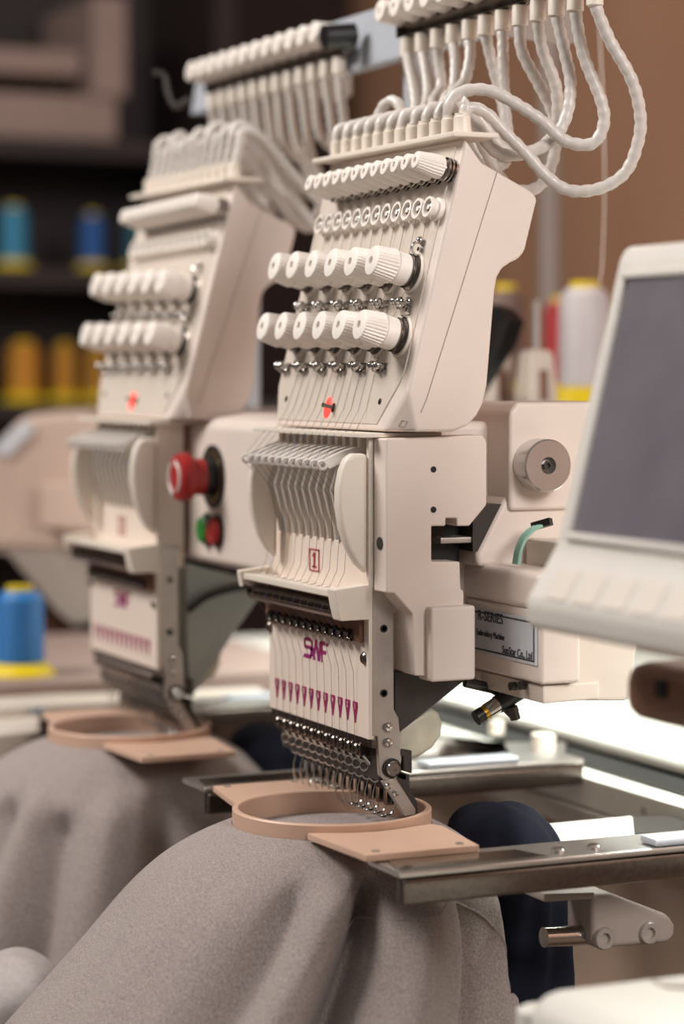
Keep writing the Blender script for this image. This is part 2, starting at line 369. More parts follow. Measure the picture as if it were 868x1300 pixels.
ntxt('Embroidery Machine', 622, 806, .0060, .80, 'machine_lettering')
ntxt('SunStar Co., Ltd', 656, 829, .0074, .84, 'maker_lettering')
p = onz(612, 706, npx(586, 712).z); MB().lathe([(.014, 0), (.014, .002), (.0125, .003)], p, (0, 0, 1), 24).build('screw_cap', CREAM, nb)
p = onz(672, 712, npx(586, 712).z); MB().box(p.x-.007, p.x+.007, p.y-.002, p.y+.006, p.z, p.z+.009).bevel(.001).build('socket', CREAM, nb)
m = MB()
for u, v in [(654, 871), (666, 870)]:
    p = npx(u, v, Y1+.003); m.cyl(p, p+Vector((0, -.004, 0)), .003, n=10)
m.build('cable_gland', DGREY, nb)
# pointer lamp under the housing
ln = thing('laser_pointer', (.0, .08, .92), 'small black and brass laser pointer clamped under the control housing', 'laser pointer')
a = onx(604, 912, .01); b2 = onx(648, 884, .01); dv = (b2-a).normalized()
a1, a2 = a+(b2-a)*.2, a+(b2-a)*.62
MB().cyl(a, a1, .0052).build('lens_cap', BLACK, ln); MB().cyl(a1, a1+dv*.003, .0052).build('brass_ring', GOLD, ln)
MB().cyl(a1+dv*.003, a2, .0055).build('barrel', CHROME, ln); MB().cyl(a2, a2+dv*.03, .0062).build('rear_barrel', BLACK, ln)
m = MB(); q = onx(632, 885, .004); m.cyl(q, onx(652, 905, .004), .0045); m.cyl(onx(650, 897, .012), onx(654, 913, .012), .0038, n=6)
m.tube([onx(590, 866, 0), onx(625, 874, 0), onx(636, 880, 0)], .0035, 8); m.build('clamp', DGREY, ln)

# ================================================================== one sewing head (near), later copied for the far one
NX = [-.159+.0123*i for i in range(12)]
hd = thing('embroidery_unit', (-.085, .03, .90), 'nearer sharp beige embroidery head with white tension knobs and a single beige end cover', 'embroidery head', 'embroidery heads on the beam')
# --- upper tension case
XS = .030; XW = -.190
def pp(x, z, o=0): return Vector((x, .008+SL*(z-1.115), z))+PN*o
prof = [pp(XS, 1.1065), pp(XS, 1.3005)]+[onx(u, v, XS) for u, v in [(612, 206), (677, 244), (683, 252), (667, 318), (660, 328), (648, 334), (638, 341), (632, 352), (629, 368), (619, 490), (614, 512), (606, 528), (594, 541), (576, 548)]]
b_ = MB(); b_.poly(prof, (XW-XS, 0, 0))
bmesh.ops.recalc_face_normals(b_.b, faces=b_.b.faces[:])
def chop(A, B, C_, keep):      # cut one corner off with a plane
    A, B, C_ = Vector(A), Vector(B), Vector(C_); n = (B-A).cross(C_-A).normalized()
    if n.dot(Vector(keep)-A) > 0: n = -n
    bb = b_.b
    r = bmesh.ops.bisect_plane(bb, geom=bb.verts[:]+bb.edges[:]+bb.faces[:], plane_co=A, plane_no=n, clear_outer=True)
    bmesh.ops.edgenet_fill(bb, edges=[e for e in r['geom_cut'] if isinstance(e, bmesh.types.BMEdge)])
kp = (-.08, .06, 1.2)
chop(pp(XS, 1.133), pp(.008, 1.1065), (XS, .019, 1.1065), kp)
chop(pp(XW, 1.135), pp(-.176, 1.1065), (XW, .040, 1.1065), kp)
b_.bevel(.0065, 4, 22)
case = b_.build('tension_case', BEIGE, hd)
# seam line on the side cover
pts = [onx(u, v, XS+.0002) for u, v in [(631, 218), (541, 508), (534, 524)]]
MB().tube(pts, .0003, 5).build('seam', SEAM, case)
CA, CB, CC = pp(XS, 1.133), pp(.008, 1.1065), Vector((XS, .019, 1.1065)); cn = (CB-CA).cross(CC-CA).normalized()
q = [CAM+ray(u, v)*((CA-CAM).dot(cn)/ray(u, v).dot(cn)) for u, v in ((506, 541), (510, 534), (517, 535), (513, 542), (506, 541))]
MB().tube(q, .0003, 5).build('latch_mark', SEAM, case)
# panel plate
pz0, pz1 = 1.117, 1.296
pan = MB().poly([pp(-.174, pz0-.006, -.004), pp(-.004, pz0-.006, -.004), pp(.017, pz0+.022, -.004), pp(.020, pz0+.030, -.004), pp(.020, pz1, -.004), pp(-.186, pz1, -.004), pp(-.186, pz0+.02, -.004)], PN*.0050).bevel(.0006).build('tension_panel', BEIGE2, hd)
# tube holder lip on top
tz = 1.3005; ty = .008+SL*(tz-1.115)
MB().poly([(-.196, ty-.012, tz), (.036, ty-.012, tz), (.036, ty+.022, tz), (-.196, ty+.022, tz)], (0, 0, .0035)).bevel(.001).build('tube_holder_plate', CREAM, hd)
TFX = [onz(441+(583-441)*0, 190, 1.304).x]
fx0, fx1 = -.183, .018
FX = [fx0+(fx1-fx0)*(1-(1-i/11)) for i in range(12)]; FY = ty+.004
fme = MB().lathe([(.0062, 0), (.0064, .001), (.0060, .0035), (.0056, .0115), (.0046, .0125), (.0046, .014)], n=16).mesh('tube_ferrule', CREAM)
for x in FX: inst(fme, 'tube_ferrule', hd, frame((x, FY, tz+.0035), (0, -.05, 1)))
# --- knobs
def row(p0, p1, n):
    a = onp(*p0); b = onp(*p1); return [a.lerp(b, i/(n-1)) for i in range(n)]
kc = MB().lathe([(.0052, .0085), (.0072, .0085), (.0080, .0095), (.0078, .0165), (.0062, .0275), (.0054, .0283), (.0020, .0286), (.0017, .0270), (0, .0270)], n=44, rib=((2, 3, 4), .07)).mesh('pretension_knob', WHITE, None, 14)
kd = MB().lathe([(.0082, .0), (.0082, .0012), (.0055, .0014), (.0055, .0024), (.0082, .0026), (.0082, .0038), (.0055, .004), (.0055, .005), (.0082, .0052), (.0082, .0064), (.005, .0068), (.005, .009)], n=24).mesh('tension_disc', CHROME)
for p in row((435, 246), (574, 218), 12):
    o = inst(kc, 'pretension_knob', hd, frame(p, PN)); sub(kd, 'tension_disc', o)
rg = MB().lathe([(.0080, 0), (.0080, .0035), (.0058, .004), (.0058, .006), (.0072, .0075), (.0072, .0095), (.0054, .0095), (.0044, .006), (.0018, .006), (.0018, .009), (0, .009)], n=24).mesh('thread_sensor_wheel', WHITE)
rk = MB().torus((0, 0, .0088), (0, 0, 1), .0060, .0007, 20, 6).lathe([(.0046, .0062), (.0046, .0070), (.002, .0086), (0, .0086)], n=14).mesh('wheel_rim', CHROME)
for p in row((419, 289), (558, 267), 12):
    o = inst(rg, 'thread_sensor_wheel', hd, frame(p, PN)); sub(rk, 'wheel_rim', o)
tc_ = MB().lathe([(.0105, .0075), (.0110, .0085), (.0110, .0165), (.0100, .0168), (.0100, .0176), (.0121, .0180), (.0119, .0200), (.0106, .0318), (.0098, .0330), (.0070, .0337), (.0028, .0338), (.0024, .0318), (0, .0318)], n=60, rib=((5, 6, 7), .07)).mesh('tension_knob', WHITE, None, 14)
td = MB().lathe([(.0124, .0030), (.0128, .0036), (.0112, .0050), (.0112, .0062), (.0118, .0070), (.0095, .0076)], n=32).mesh('tension_disc', DCHROME)
tw = MB().lathe([(.0142, 0), (.0145, .0006), (.0145, .0022), (.0137, .0029)], n=32).mesh('base_washer', CREAM)
for r_ in (((399, 353), (527, 347)), ((385, 429), (512, 428))):
    for p in row(*r_, 6):
        o = inst(tc_, 'tension_knob', hd, frame(p, PN)); sub(td, 'tension_disc', o); sub(tw, 'base_washer', o)
ck = MB(); ck.box(-.0075, .0075, -.003, .003, 0, .0016)
for sx in (-.0042, .0042):
    ck.cyl((sx, 0, 0), (sx, 0, .006), .0016, n=8); ck.ball((sx, 0, .0072), .0030, 10)
ck.torus((0, -.001, .005), (1, 0, 0), .0035, .0007, 14, 6)
ck = ck.mesh('thread_guide', CHROME)
for r_ in (((391, 391), (516, 386), 6), ((366, 467), (487, 467), 6)):
    for p in row(*r_): inst(ck, 'thread_guide', hd, frame(p, PN))
hk = MB().torus((0, 0, .004), (1, 0, 0), .0045, .0011, 16, 6).cyl((0, 0, 0), (0, 0, .004), .0015, n=8).ball((0, .006, .004), .0026, 10).mesh('check_spring', CHROME)
for u, v in [(537, 318), (522, 395)]: inst(hk, 'check_spring', hd, frame(onp(u, v), PN))
# LED with its pin
p = onp(418, 518); led = inst(MB().lathe([(.0055, 0), (.0055, .0012), (.004, .002), (0, .0022)], n=24).mesh('red_indicator', REDLED), 'red_indicator', hd, frame(p, PN) @ Matrix.Diagonal((1.15, 1.4, 1, 1)))
pin = MB().cyl((.0085, 0, 0), (.0085, 0, .0100), .0011, n=8).lathe([(.0024, 0), (.0024, .0018), (.0011, .002)], (.0085, 0, 0), (0, 0, 1), 12).mesh('pin', DCHROME); sub(pin, 'pin', led)
for u, v in [(365, 507), (484, 510)]: inst(MB().lathe([(.0022, 0), (.0022, .0008), (.001, .0012)], n=12).mesh('screw_head', DCHROME), 'screw_head', hd, frame(onp(u, v)+PN*.0006, PN))
# --- ledge, comb
zL = 1.1045
MB().box(-.182, .006, -.010, .05, zL-.002, zL+.001).bevel(.0006).build('ledge', CREAM, hd)
MB().box(-.172, -.004, .020, .028, 1.080, zL-.002).build('comb_back', BROWNB, hd)
for x in NX:
    MB().poly([(x-.004, .020, 1.093), (x+.0005, .001, 1.0955), (x+.0005, .001, zL-.002), (x-.004, .020, zL-.002)], (.0050, 0, 0)).build('comb_tooth', CREAM, hd)
MB().box(-.170, -.004, .016, .024, 1.088, 1.0935).bevel(.0008).build('comb_bar', GREY, hd)
# --- take-up levers
def lever_mesh():
    m = MB(); top = []; bot = []
    for j in range(11):
        t = j/10; y = -.0245+.044*t; z = .0095*math.sin(min(1, t*1.4)*math.pi/2)
        top.append(Vector((0, y, z+.0025))); bot.append(Vector((0, y+.0045*(1-t*.6), z-.0035-.003*t)))
    m.poly(top+bot[::-1], (.0034, 0, 0))
    return m.bevel(.0005, 1)
lv = lever_mesh().mesh('take_up_lever', LEVER)
le = MB().torus((.0017, -.0242, -.0005), (.85, -.5, 0), .0027, .0011, 20, 8).mesh('thread_eye', LEVER)
for x in NX:
    o = inst(lv, 'take_up_lever', hd, Matrix.Translation((x-.0017, 0, 1.0843))); sub(le, 'thread_eye', o)
# guide fins below
for x in NX:
    pts = [(.018, 1.088), (-.004, 1.082), (-.009, 1.066), (-.005, 1.050), (-.001, 1.040), (.0005, 1.031), (.0045, 1.031), (.018, 1.04)]
    MB().poly([(x+.0015, y, z) for y, z in pts], (.0036, 0, 0)).bevel(.0006, 1).build('guide_fin', GREY, hd)
# side guards (half-moon)
gp = [(468, 576), (450, 576), (441, 582), (435, 598), (431, 620), (431, 645), (435, 672), (443, 697), (454, 717), (468, 730)]
for x0, x1 in ((-.011, -.001), (-.164, -.155)):
    MB().poly([onx(u, v, 0) + Vector((x1, 0, 0)) for u, v in gp], (x0-x1, 0, 0)).bevel(.003, 3).build('side_guard', CREAM, hd)
# main vertical body of the needle case
MB().box(-.174, -.0045, .0035, .0235, .985, 1.075).build('case_core', PLATE, hd)
MB().poly([(-.174, .0030, .9985), (-.0045, .0030, .9985), (-.0045, .0030, 1.03), (-.174, .0030, 1.03)], (0, .004, 0)).build('front_panel', PLATE, hd)
MB().box(-.0040, -.0002, -.0012, .0026, .9025, 1.1025).bevel(.0004).build('case_edge', CREAM, hd)
MB().box(-.0040, -.0008, .0027, .0225, 1.0035, 1.1025).bevel(.0004).build('case_side', CREAM, hd)
# head number in a square
c1 = ony(399, 711, .0028); m = MB()
hwid, hh = .0085, .0078
for q in ((-hwid, hwid, hh-.0008, hh), (-hwid, hwid, -hh, -hh+.0008), (-hwid, -hwid+.0011, -hh, hh), (hwid-.0011, hwid, -hh, hh)):
    m.box(c1.x+q[0], c1.x+q[1], .0024, .0030, c1.z+q[2], c1.z+q[3])
m.build('number_frame', INKR, hd)
def digit_one(cx, cz, par, dx=0):
    m = MB(); y = .0024
    for q in ([(-.0011, -.0052), (.0011, -.0052), (.0011, .0054), (-.0011, .0054)], [(-.0034, -.0054), (.0034, -.0054), (.0034, -.0040), (-.0034, -.0040)], [(-.0034, .0030), (-.0030, .0022), (.0002, .0040), (-.0002, .0054)]):
        m.poly([(cx+dx+a, y, cz+b) for a, b in q], (0, .0006, 0))
    return m.build('head_number', INKR, par, wn=False)
num = digit_one(c1.x, c1.z, hd)
# tray with roller
MB().poly([(-.178, y, z) for y, z in [(.003, .9985), (-.0235, 1.001), (-.0235, .9965), (-.004, .9915), (.003, .9915)]], (.1645, 0, 0)).bevel(.0008).build('thread_tray', CREAM, hd)
m = MB()
for x in NX: m.lathe([(.003, 0), (.003, .0009), (.0018, .0009)], (x, -.012, .9998), (0, -.1, 1), 12)
m.build('tray_eyelet', WHITE, hd)
pe = [onx(u, v, 0) for u, v in [(424, 749), (469, 742), (469, 787), (432, 789), (428, 772)]]
MB().poly(pe, (-.013, 0, 0)).bevel(.0012).build('tray_end', CREAM, hd)
MB().poly([p+Vector((-.166, 0, 0)) for p in pe[:3]+[pe[3]+Vector((0, 0, .012)), pe[4]]], (-.008, 0, 0)).bevel(.0012).build('tray_end', CREAM, hd)
MB().cyl((-.172, -.013, .9865), (-.010, -.013, .9865), .0058, n=24).build('thread_roller', DCHROME, hd)
MB().box(-.172, -.010, -.0035, .003, .966, .992).build('roller_back', BROWNB, hd)
# springs
for x in NX:
    m = MB()
    for k in range(3): m.torus((x+.0022*k-.002, -.0045, .9695), (1, .3, 0), .0034, .0009, 14, 5)
    m.cyl((x-.004, -.0045, .9695), (x+.004, -.0045, .9695), .0016, n=8); m.ball((x+.004, -.007, .9675), .0018, 8)
    m.build('check_spring', DCHROME, hd)
MB().box(-.168, -.012, -.0012, .0005, .9655, .9735).build('spring_bar', DGREY, hd)
# number plate with logo
fp = MB().box(-.174, -.0042, 0, .0035, .902, .984).bevel(.0004, 1).build('number_plate', PLATE, hd)
def lp(a, b): return ony(375+a/17.36, 795+b/17.36, -.0003)
m = MB()
for pts in ([(185, 300), (208, 232), (320, 255), (372, 312), (378, 372), (335, 345), (290, 325), (215, 305)], [(180, 280), (216, 290), (216, 400), (184, 440)],
            [(184, 395), (300, 425), (380, 470), (372, 560), (290, 500), (198, 482)], [(338, 330), (378, 340), (380, 480), (340, 460)], [(328, 480), (378, 480), (360, 660), (318, 690)],
            [(195, 592), (330, 628), (362, 620), (334, 722), (163, 672)],
            [(352, 500), (398, 470), (428, 746), (386, 742)], [(428, 296), (468, 298), (432, 620), (398, 560)], [(430, 286), (470, 292), (534, 776), (484, 770)], [(522, 350), (562, 322), (536, 776), (500, 700)],
            [(548, 330), (590, 336), (592, 796), (564, 792)], [(556, 322), (662, 346), (650, 428), (560, 412)], [(580, 526), (674, 550), (664, 632), (584, 612)], [(680, 368), (726, 370), (702, 456), (662, 432)]):
    m.poly([lp(*p) for p in pts], (0, .0005, 0))
lg = m.build('logo', LOGO, fp, wn=False)
for i, x in enumerate(NX):
    zc = .9185
    o = MB().poly([(x-.0038, -.0003, zc+.0062), (x+.0038, -.0003, zc+.0062), (x+.0040, -.0003, zc+.003), (x+.0006, -.0003, zc-.0078), (x-.0006, -.0003, zc-.0078), (x-.0040, -.0003, zc+.003)], (0, .0005, 0)).build('needle_marker', MAG, fp, wn=False)
    text_part('needle_number', str(12-i), .0056, front_frame((x, -.0004, zc+.0028)), PLATE, o, .8 if i > 2 else .62)
for x, z in ((-.1725, .9605), (-.0085, .9555)):
    MB().lathe([(.0042, 0), (.0042, .0012), (.003, .0024), (.0008, .0024), (.0006, .0012), (0, .0012)], (x, 0, z), (0, -1, 0), 16).build('plate_screw', DCHROME, fp)
# side bracket (metal) on the right
sbp = [onx(u, v, 0) for u, v in [(472, 745), (500, 745), (500, 900), (506, 912), (510, 965), (504, 988), (490, 992), (482, 985), (479, 935), (472, 935)]]
bk = MB().poly(sbp, (-.004, 0, 0)).bevel(.0005, 1).build('side_bracket', STEEL, hd)
for u, v in [(487, 798), (487, 880)]: MB().lathe([(.0026, 0), (.0026, .0006), (.0016, .0006), (.0012, -.001), (0, -.001)], onx(u, v, 0), (1, 0, 0), 16).build('bolt_hole', BLACK, bk)
for u, v in [(491.5, 923), (491.5, 942.5)]: MB().lathe([(.0034, 0), (.0034, .001), (.0024, .0026), (.0008, .003), (.0006, .0022), (0, .0022)], onx(u, v, 0), (1, 0, 0), 18).build('bracket_screw', CHROME, bk)
pb_ = onx(496.5, 975, 0); MB().lathe([(.0066, 0), (.0066, .0015), (.0052, .002)], pb_, (1, 0, 0), 24).build('rubber_ring', BLACKR, bk)
MB().lathe([(.005, .0015), (.005, .004), (.004, .0052), (.0015, .0052), (.0012, .004), (0, .004)], pb_, (1, 0, 0), 24).build('clamp_bolt', CHROME, bk)
MB().poly([onx(u, v, 0) for u, v in [(507, 951), (523, 953), (523, 982), (512, 979), (512, 960), (507, 960)]], (-.006, 0, 0)).bevel(.0005, 1).build('hook_bracket', DGREY, bk)
MB().poly([onx(u, v, .001) for u, v in [(485, 992), (502, 987), (528, 1028), (527, 1035), (514, 1036)]], (-.004, 0, 0)).bevel(.0006, 1).build('wiper_arm', STEEL, bk)
for u, v in [(492, 998), (501, 1007)]: MB().lathe([(.0026, 0), (.002, .0018), (.0006, .002)], onx(u, v, .001), (1, 0, 0), 14).build('bracket_screw', CHROME, bk)
MB().poly([onx(u, v, -.006) for u, v in [(498, 996), (515, 990), (530, 1020), (530, 1032), (522, 1032)]], (-.004, 0, 0)).build('wiper_backing', DGREY, bk)
# needle clamps, needle bars, presser feet
MB().box(-.174, -.001, .0015, .010, .8965, .9018).build('clamp_rail', DCHROME, hd)
MB().box(-.168, -.004, .008, .020, .874, .897).build('clamp_block', DGREY, hd)
MB().box(-.150, -.004, .017, .027, .866, .8735).build('needle_guide', DGREY, hd)
for i, x in enumerate(NX):
    o = MB().box(x-.0042, x+.0042, .001, .009, .8885, .8965).bevel(.0006, 1).build('needle_clamp', DCHROME, hd)
    MB().lathe([(.0038, 0), (.0038, .0014), (.0028, .0024), (.0010, .0024), (.0008, .0014), (0, .0014)], (x, .001, .8935), (0, -1, 0), 14).build('clamp_screw', DCHROME, o)
    m = MB(); m.cyl((x, .010, .887), (x, .022, .880), .0016, n=8); m.torus((x, .0065, .8815), (.6, -1, 0), .0032, .0009, 18, 8)
    m.torus((x+.005, .012, .8745), (.8, -1, 0), .0034, .0009, 18, 8)
    m.cyl((x+.004, .004, .889), (x+.0075, .016, .874), .0012, n=8)
    m.build('clamp_link', CHROME, hd)
    m = MB(); m.cyl((x, .023, .897), (x, .023, .866), .0020, n=10).cyl((x, .023, .866), (x, .023, .8478), .0008, .0003, n=8); m.build('needle_bar', CHROME, hd)
    m = MB(); y = .0215
    m.tube(spline([(x+.003, y+.008, .872), (x+.003, y+.007, .858), (x+.003, y+.004, .8485), (x+.003, y-.003, .8465), (x+.003, y-.0085, .851), (x+.003, y-.010, .862), (x+.002, y-.006, .872)], 5), .0006, 8)
    m.box(x-.0035, x+.0005, y+.001, y+.0085, .8535, .878)
    m.torus((x, y, .847), (0, 0, 1), .0026, .0008, 14, 6); m.build('presser_foot', CHROME, hd)
MB().box(-.156, -.008, .0300, .0325, .853, .876).build('foot_backing', DGREY, hd)
# hook arm behind (wedge, its shade put into the dark grey) and pale guard disc
MB().poly([onx(u, v, -.004) for u, v in [(500, 852), (598, 858), (508, 930), (500, 930)]], (-.03, 0, 0)).bevel(.001, 1).build('arm_wedge', DGREY, hd)
m = MB().poly([onx(u, v, -.012) for u, v in [(505, 925), (548, 898), (558, 905), (563, 918), (561, 934), (550, 950), (532, 962), (508, 968), (503, 950)]], (-.012, 0, 0)).bevel(.0035, 3); m.build('guard_disc', MARBLE, hd)
far = dup(hd, (SPX, 0, 0), 'farther blurred beige embroidery head, left of the emergency stop button', 'embroidery heads on the beam')
for ch in list(far.children):
    if ch.name.startswith('arm_wedge'):
        bpy.data.objects.remove(ch); ORI[far.name] = Vector(far.location)
        MB().poly([onx(u, v, SPX-.004) for u, v in [(236, 714), (326, 738), (326, 762), (300, 800), (248, 880), (238, 880)]], (-.03, 0, 0)).bevel(.001, 1).build('arm_wedge', WEDGE_LIT, far)
        MB().tube(spline([onx(u, v, SPX+.002) for u, v in [(238, 776), (262, 758), (292, 748), (320, 744)]], 6), .003, 8).build('cable', BLACK, far)
        continue
    if ch.name.startswith('head_number'):
        mw = front_frame((c1.x, .0026, c1.z)); bpy.data.objects.remove(ch); ORI[far.name] = Vector(far.location)
        text_part('head_number', '2', .0135, front_frame((c1.x+SPX, .0026, c1.z)), INKR, far, 1.1)
# --- the end cover on the near head only
ep = [(490, 557), (612, 552), (618, 560), (618, 641), (596, 668), (580, 668), (580, 658), (566, 658), (566, 668), (548, 668), (548, 713), (584, 713), (585, 748), (589, 750), (590, 860), (526, 858), (523, 779), (500, 753), (490, 753)]
XC = .020
ecv = MB().poly([onx(u, v, XC) for u, v in ep], (-.0195, 0, 0)).bevel(.0032, 3).build('end_cover', BEIGE, hd)
q0 = onx(547, 771, XC+.008); q1 = onx(604, 863, XC+.008)
MB().box(XC-.012, XC+.008, q0.y, q1.y, q1.z, q0.z).bevel(.0022, 3).build('cover_foot', BEIGE, ecv)
MB().poly([onx(u, v, XC)+Vector((.002-XC, 0, 0)) for u, v in [(503, 757), (523, 780), (526, 857), (588, 858), (586, 757)]], (-.018, 0, 0)).bevel(.0012).build('cover_inner', BEIGE, ecv)
for u, v, r_ in [(550, 596, .0021), (550, 647, .0021)]:
    MB().lathe([(r_, -.002), (r_, .0003), (0, .0003)], onx(u, v, XC), (1, 0, 0), 16).build('screw_hole', BLACK, ecv)
pc = onx(490, 691, XC-.008); MB().lathe([(.0042, 0), (.0042, .0004), (0, .0004)], (XC-.009, ecv.data.vertices[0].co.y*0+onx(490, 691, XC).y-.0012+.0008, onx(490, 691, XC).z), (0, -1, 0), 18).build('screw_hole', BLACK, ecv)
MB().box(-.02, .004, .05, .085, onx(560, 690, 0).z, onx(560, 682, 0).z).bevel(.001).build('slide_block', STEEL, hd)
MB().box(-.03, -.012, .03, .072, 1.0, 1.06).build('inner_plate', BLACK, hd)

# ================================================================== hoops
def hoop(off, label):
    o = Vector(off); c = Vector((-.029, -.015, .844))
    h = thing('embroidery_hoop', c+o, label, 'embroidery hoop', 'embroidery hoops under the heads')
    MB().lathe([(.0625, -.007), (.0665, -.004), (.0668, .0012), (.0668, .0098), (.0660, .0106), (.0630, .0106), (.0622, .0098), (.0622, -.006)], c+o, (0, 0, 1), 72, closed=True).build('hoop_ring', TAN, h)
    def arm_plate(pts, hole):
        q = MB().poly([Vector((x, y, .8452))+o for x, y in pts], (0, 0, .0045)).bevel(.0008, 2).build('hoop_wing', TAN, h)
        for x, y in hole: MB().lathe([(.0026, 0), (.0026, .0008), (.0018, .0008), (.0012, .0004), (0, .0004)], Vector((x, y, .8497))+o, (0, 0, 1), 14).build('rivet', STEEL, q)
    arm_plate([(.026, -.057), (.040, -.056), (.106, -.052), (.106, .026), (.040, .034), (.030, .030), (.0345, .012), (.0385, -.012), (.034, -.034)], [(.098, -.042), (.098, .016)])
    arm_plate([(-.084, -.060), (-.098, -.058), (-.164, -.048), (-.164, .022), (-.098, .030), (-.088, .030), (-.092, .012), (-.097, -.012), (-.092, -.036)], [(-.156, -.04), (-.156, .012)])
    return h
hoop((0, 0, 0), 'tan plastic embroidery hoop clamping the nearer grey sweatshirt under sharp needles')
hoop((SPX, 0, 0), 'blurred tan embroidery hoop clamping the farther grey sweatshirt')

# ================================================================== garments
def drape(name, label, cx, cy, R0, z0, z1, g, folds, m, cat, group=None, amp=1.0, nA=260, nZ=100, seed=1, seam=None):
    """g = four functions of depth t giving the outward growth to the left-front, front, right and back (in that order)"""
    b = bmesh.new(); rows = []; rnd = random.Random(seed); ph = [rnd.uniform(0, 6.28) for _ in range(6)]
    dirs = [math.radians(q) for q in (-114, -24, 66, 156)]
    for j in range(nZ+1):
        t = (j/nZ)**1.4; z = z0+(z1-z0)*t; row_ = []; gv = [q(t) for q in g]
        for k in range(nA):
            a = 2*math.pi*k/nA
            r = R0+sum(gv[i]*max(0, math.cos(a-dirs[i]))**2 for i in range(4))
            for (ac, wd, h, sh, t0) in folds:
                d = (math.degrees(a)-ac-sh*t+180) % 360-180
                q = max(0, min(1, (t-t0)/.10)); q = q*q*(3-2*q)
                r += h*math.exp(-(d/wd)**2)*q*(.6+.6*t)
            r += amp*min(1, t*5)*(.003*math.sin(5*a+ph[0]+3*t)+.0016*math.sin(11*a+ph[1]-5*t)+.0008*math.sin(23*a+ph[2]+9*t))
            row_.append(b.verts.new((r*math.cos(a), r*math.sin(a), z-z0)))
        rows.append(row_)
    for j in range(nZ):
        for k in range(nA): b.faces.new((rows[j][k], rows[j][(k+1) % nA], rows[j+1][(k+1) % nA], rows[j+1][k]))
    bmesh.ops.recalc_face_normals(b, faces=b.faces[:])
    for f in b.faces: f.smooth = True
    me = bpy.data.meshes.new(name); b.to_mesh(me); b.free(); me.materials.append(m)
    o = bpy.data.objects.new(name, me); COL.objects.link(o); o.location = (cx, cy, z0); ORI[o.name] = Vector(o.location)
    if seam:
        P = spline([(math.radians(a), t, 0) for a, t in seam], 8)
        q = []
        for a, t, _ in P:
            j = min(nZ, round(nZ*max(0, t)**(1/1.4))); k = round(a/(2*math.pi)*nA) % nA; vv = me.vertices[j*nA+k].co
            q.append(Vector((cx, cy, z0))+vv*1.0+Vector((vv.x, vv.y, 0)).normalized()*.0002)
        q = [q[0]]+[(q[i-1]+q[i]+q[i+1])/3 for i in range(1, len(q)-1)]+[q[-1]]
        MB().tube(q, .0011, 6).build('seam', m, o, ang=80, wn=False)
    MB().lathe([(.0, .0), (.0619, .0), (.0619, .0008), (.0, .0008)], (cx, cy, .8385), (0, 0, 1), 48, cap=False).build('hooped_cloth', m, o)
    return tag(o, label, cat, group)
ex = lambda A, k, B: (lambda t: A*(1-math.exp(-t/k))+B*t)
s1 = drape('sweatshirt', 'nearer grey marl sweatshirt hanging in sharp folds from the front hoop', -.029, -.015, .0672, .8445, .56, [ex(.033, .05, .255), ex(.035, .08, .12), ex(.046, .07, .02), ex(.012, .1, .02)],
      [(-4, 5, -.052, -62, .03), (-18, 8, .020, -60, .03), (-34, 6, -.018, -40, .05), (-60, 12, .006, -10, .06), (12, 8, .024, -50, .04), (34, 4, -.020, -46, .05), (46, 6, .014, -30, .06), (60, 4, -.014, -16, .08)], SHIRT, 'sweatshirt', 'grey sweatshirts in the hoops', seam=[(-27, .18), (-8, .15), (12, .13), (24, .125), (33, .17), (40, .25), (47, .36), (52, .48)])
s2 = drape('sweatshirt', 'blurred grey marl sweatshirt hanging from the farther hoop at left', -.029+SPX, -.015, .0672, .8445, .56, [ex(.036, .05, .20), ex(.04, .08, .09), ex(.046, .07, .10), ex(.012, .1, .02)],
      [(-72, 6, -.022, -2, .10), (-58, 6, .012, -4, .05), (-44, 6, -.026, -6, .12), (-25, 8, .016, -6, .06), (-5, 7, -.016, -6, .06), (12, 8, .014, 0, .04), (28, 6, -.014, 4, .05), (45, 8, .010, 0, .04), (-95, 10, -.010, 0, .1)], SHIRT, 'sweatshirt', 'grey sweatshirts in the hoops', seed=5)
# navy lining pushed up behind each hoop
def lump(name, label, c, r, z1, m, cat, group=None, seed=3, pw=(2.4, 2.4)):
    mb = MB(); rr = []; rnd = random.Random(seed); ph = [rnd.uniform(0, 6.28) for _ in range(4)]
    NA = 64; H = c[2]-z1
    prof = [(.03, 0)]+[(math.sin(math.pi/2*j/10), .028*(1-math.cos(math.pi/2*j/10))) for j in range(1, 11)]+[(1+.12*j/14, .028+(H-.028)*j/14) for j in range(1, 15)]
    for q, h in prof:
        ring = []
        for k in range(NA):
            a = 2*math.pi*k/NA; f = 1+.09*math.sin(4*a+ph[0]+h*25)*min(1, h*25)+.06*math.sin(9*a+ph[1]+h*40)*min(1, h*25)
            ring.append((c[0]+r[0]*q*f*math.cos(a), c[1]+r[1]*q*f*math.sin(a)+h*.04, c[2]-h+.004*q*math.sin(3*a+ph[2])))
        rr.append(ring)
    mb.rings(rr)
    o = mb.build(name, m, None, (c[0], c[1], z1), 80, wn=False); return tag(o, label, cat, group)
lump('navy_garment', 'dark navy cloth bunched behind the nearer hoop and falling below the arm', (-.012, .104, .851), (.050, .036), .60, NAVY, 'garment', 'navy cloth behind the hoops')
lump('navy_garment', 'blurred dark navy cloth bunched behind the farther hoop', (-.012+SPX, .104, .851), (.050, .036), .60, NAVY, 'garment', 'navy cloth behind the hoops')
p = ond(10, 1290, 1.72)
lump('sweatshirt_sleeve', 'pale grey sleeve heaped at the lower left corner below the farther sweatshirt', (p.x, p.y, p.z+.045), (.055, .045), p.z-.10, SHIRTL, 'sleeve', seed=8)

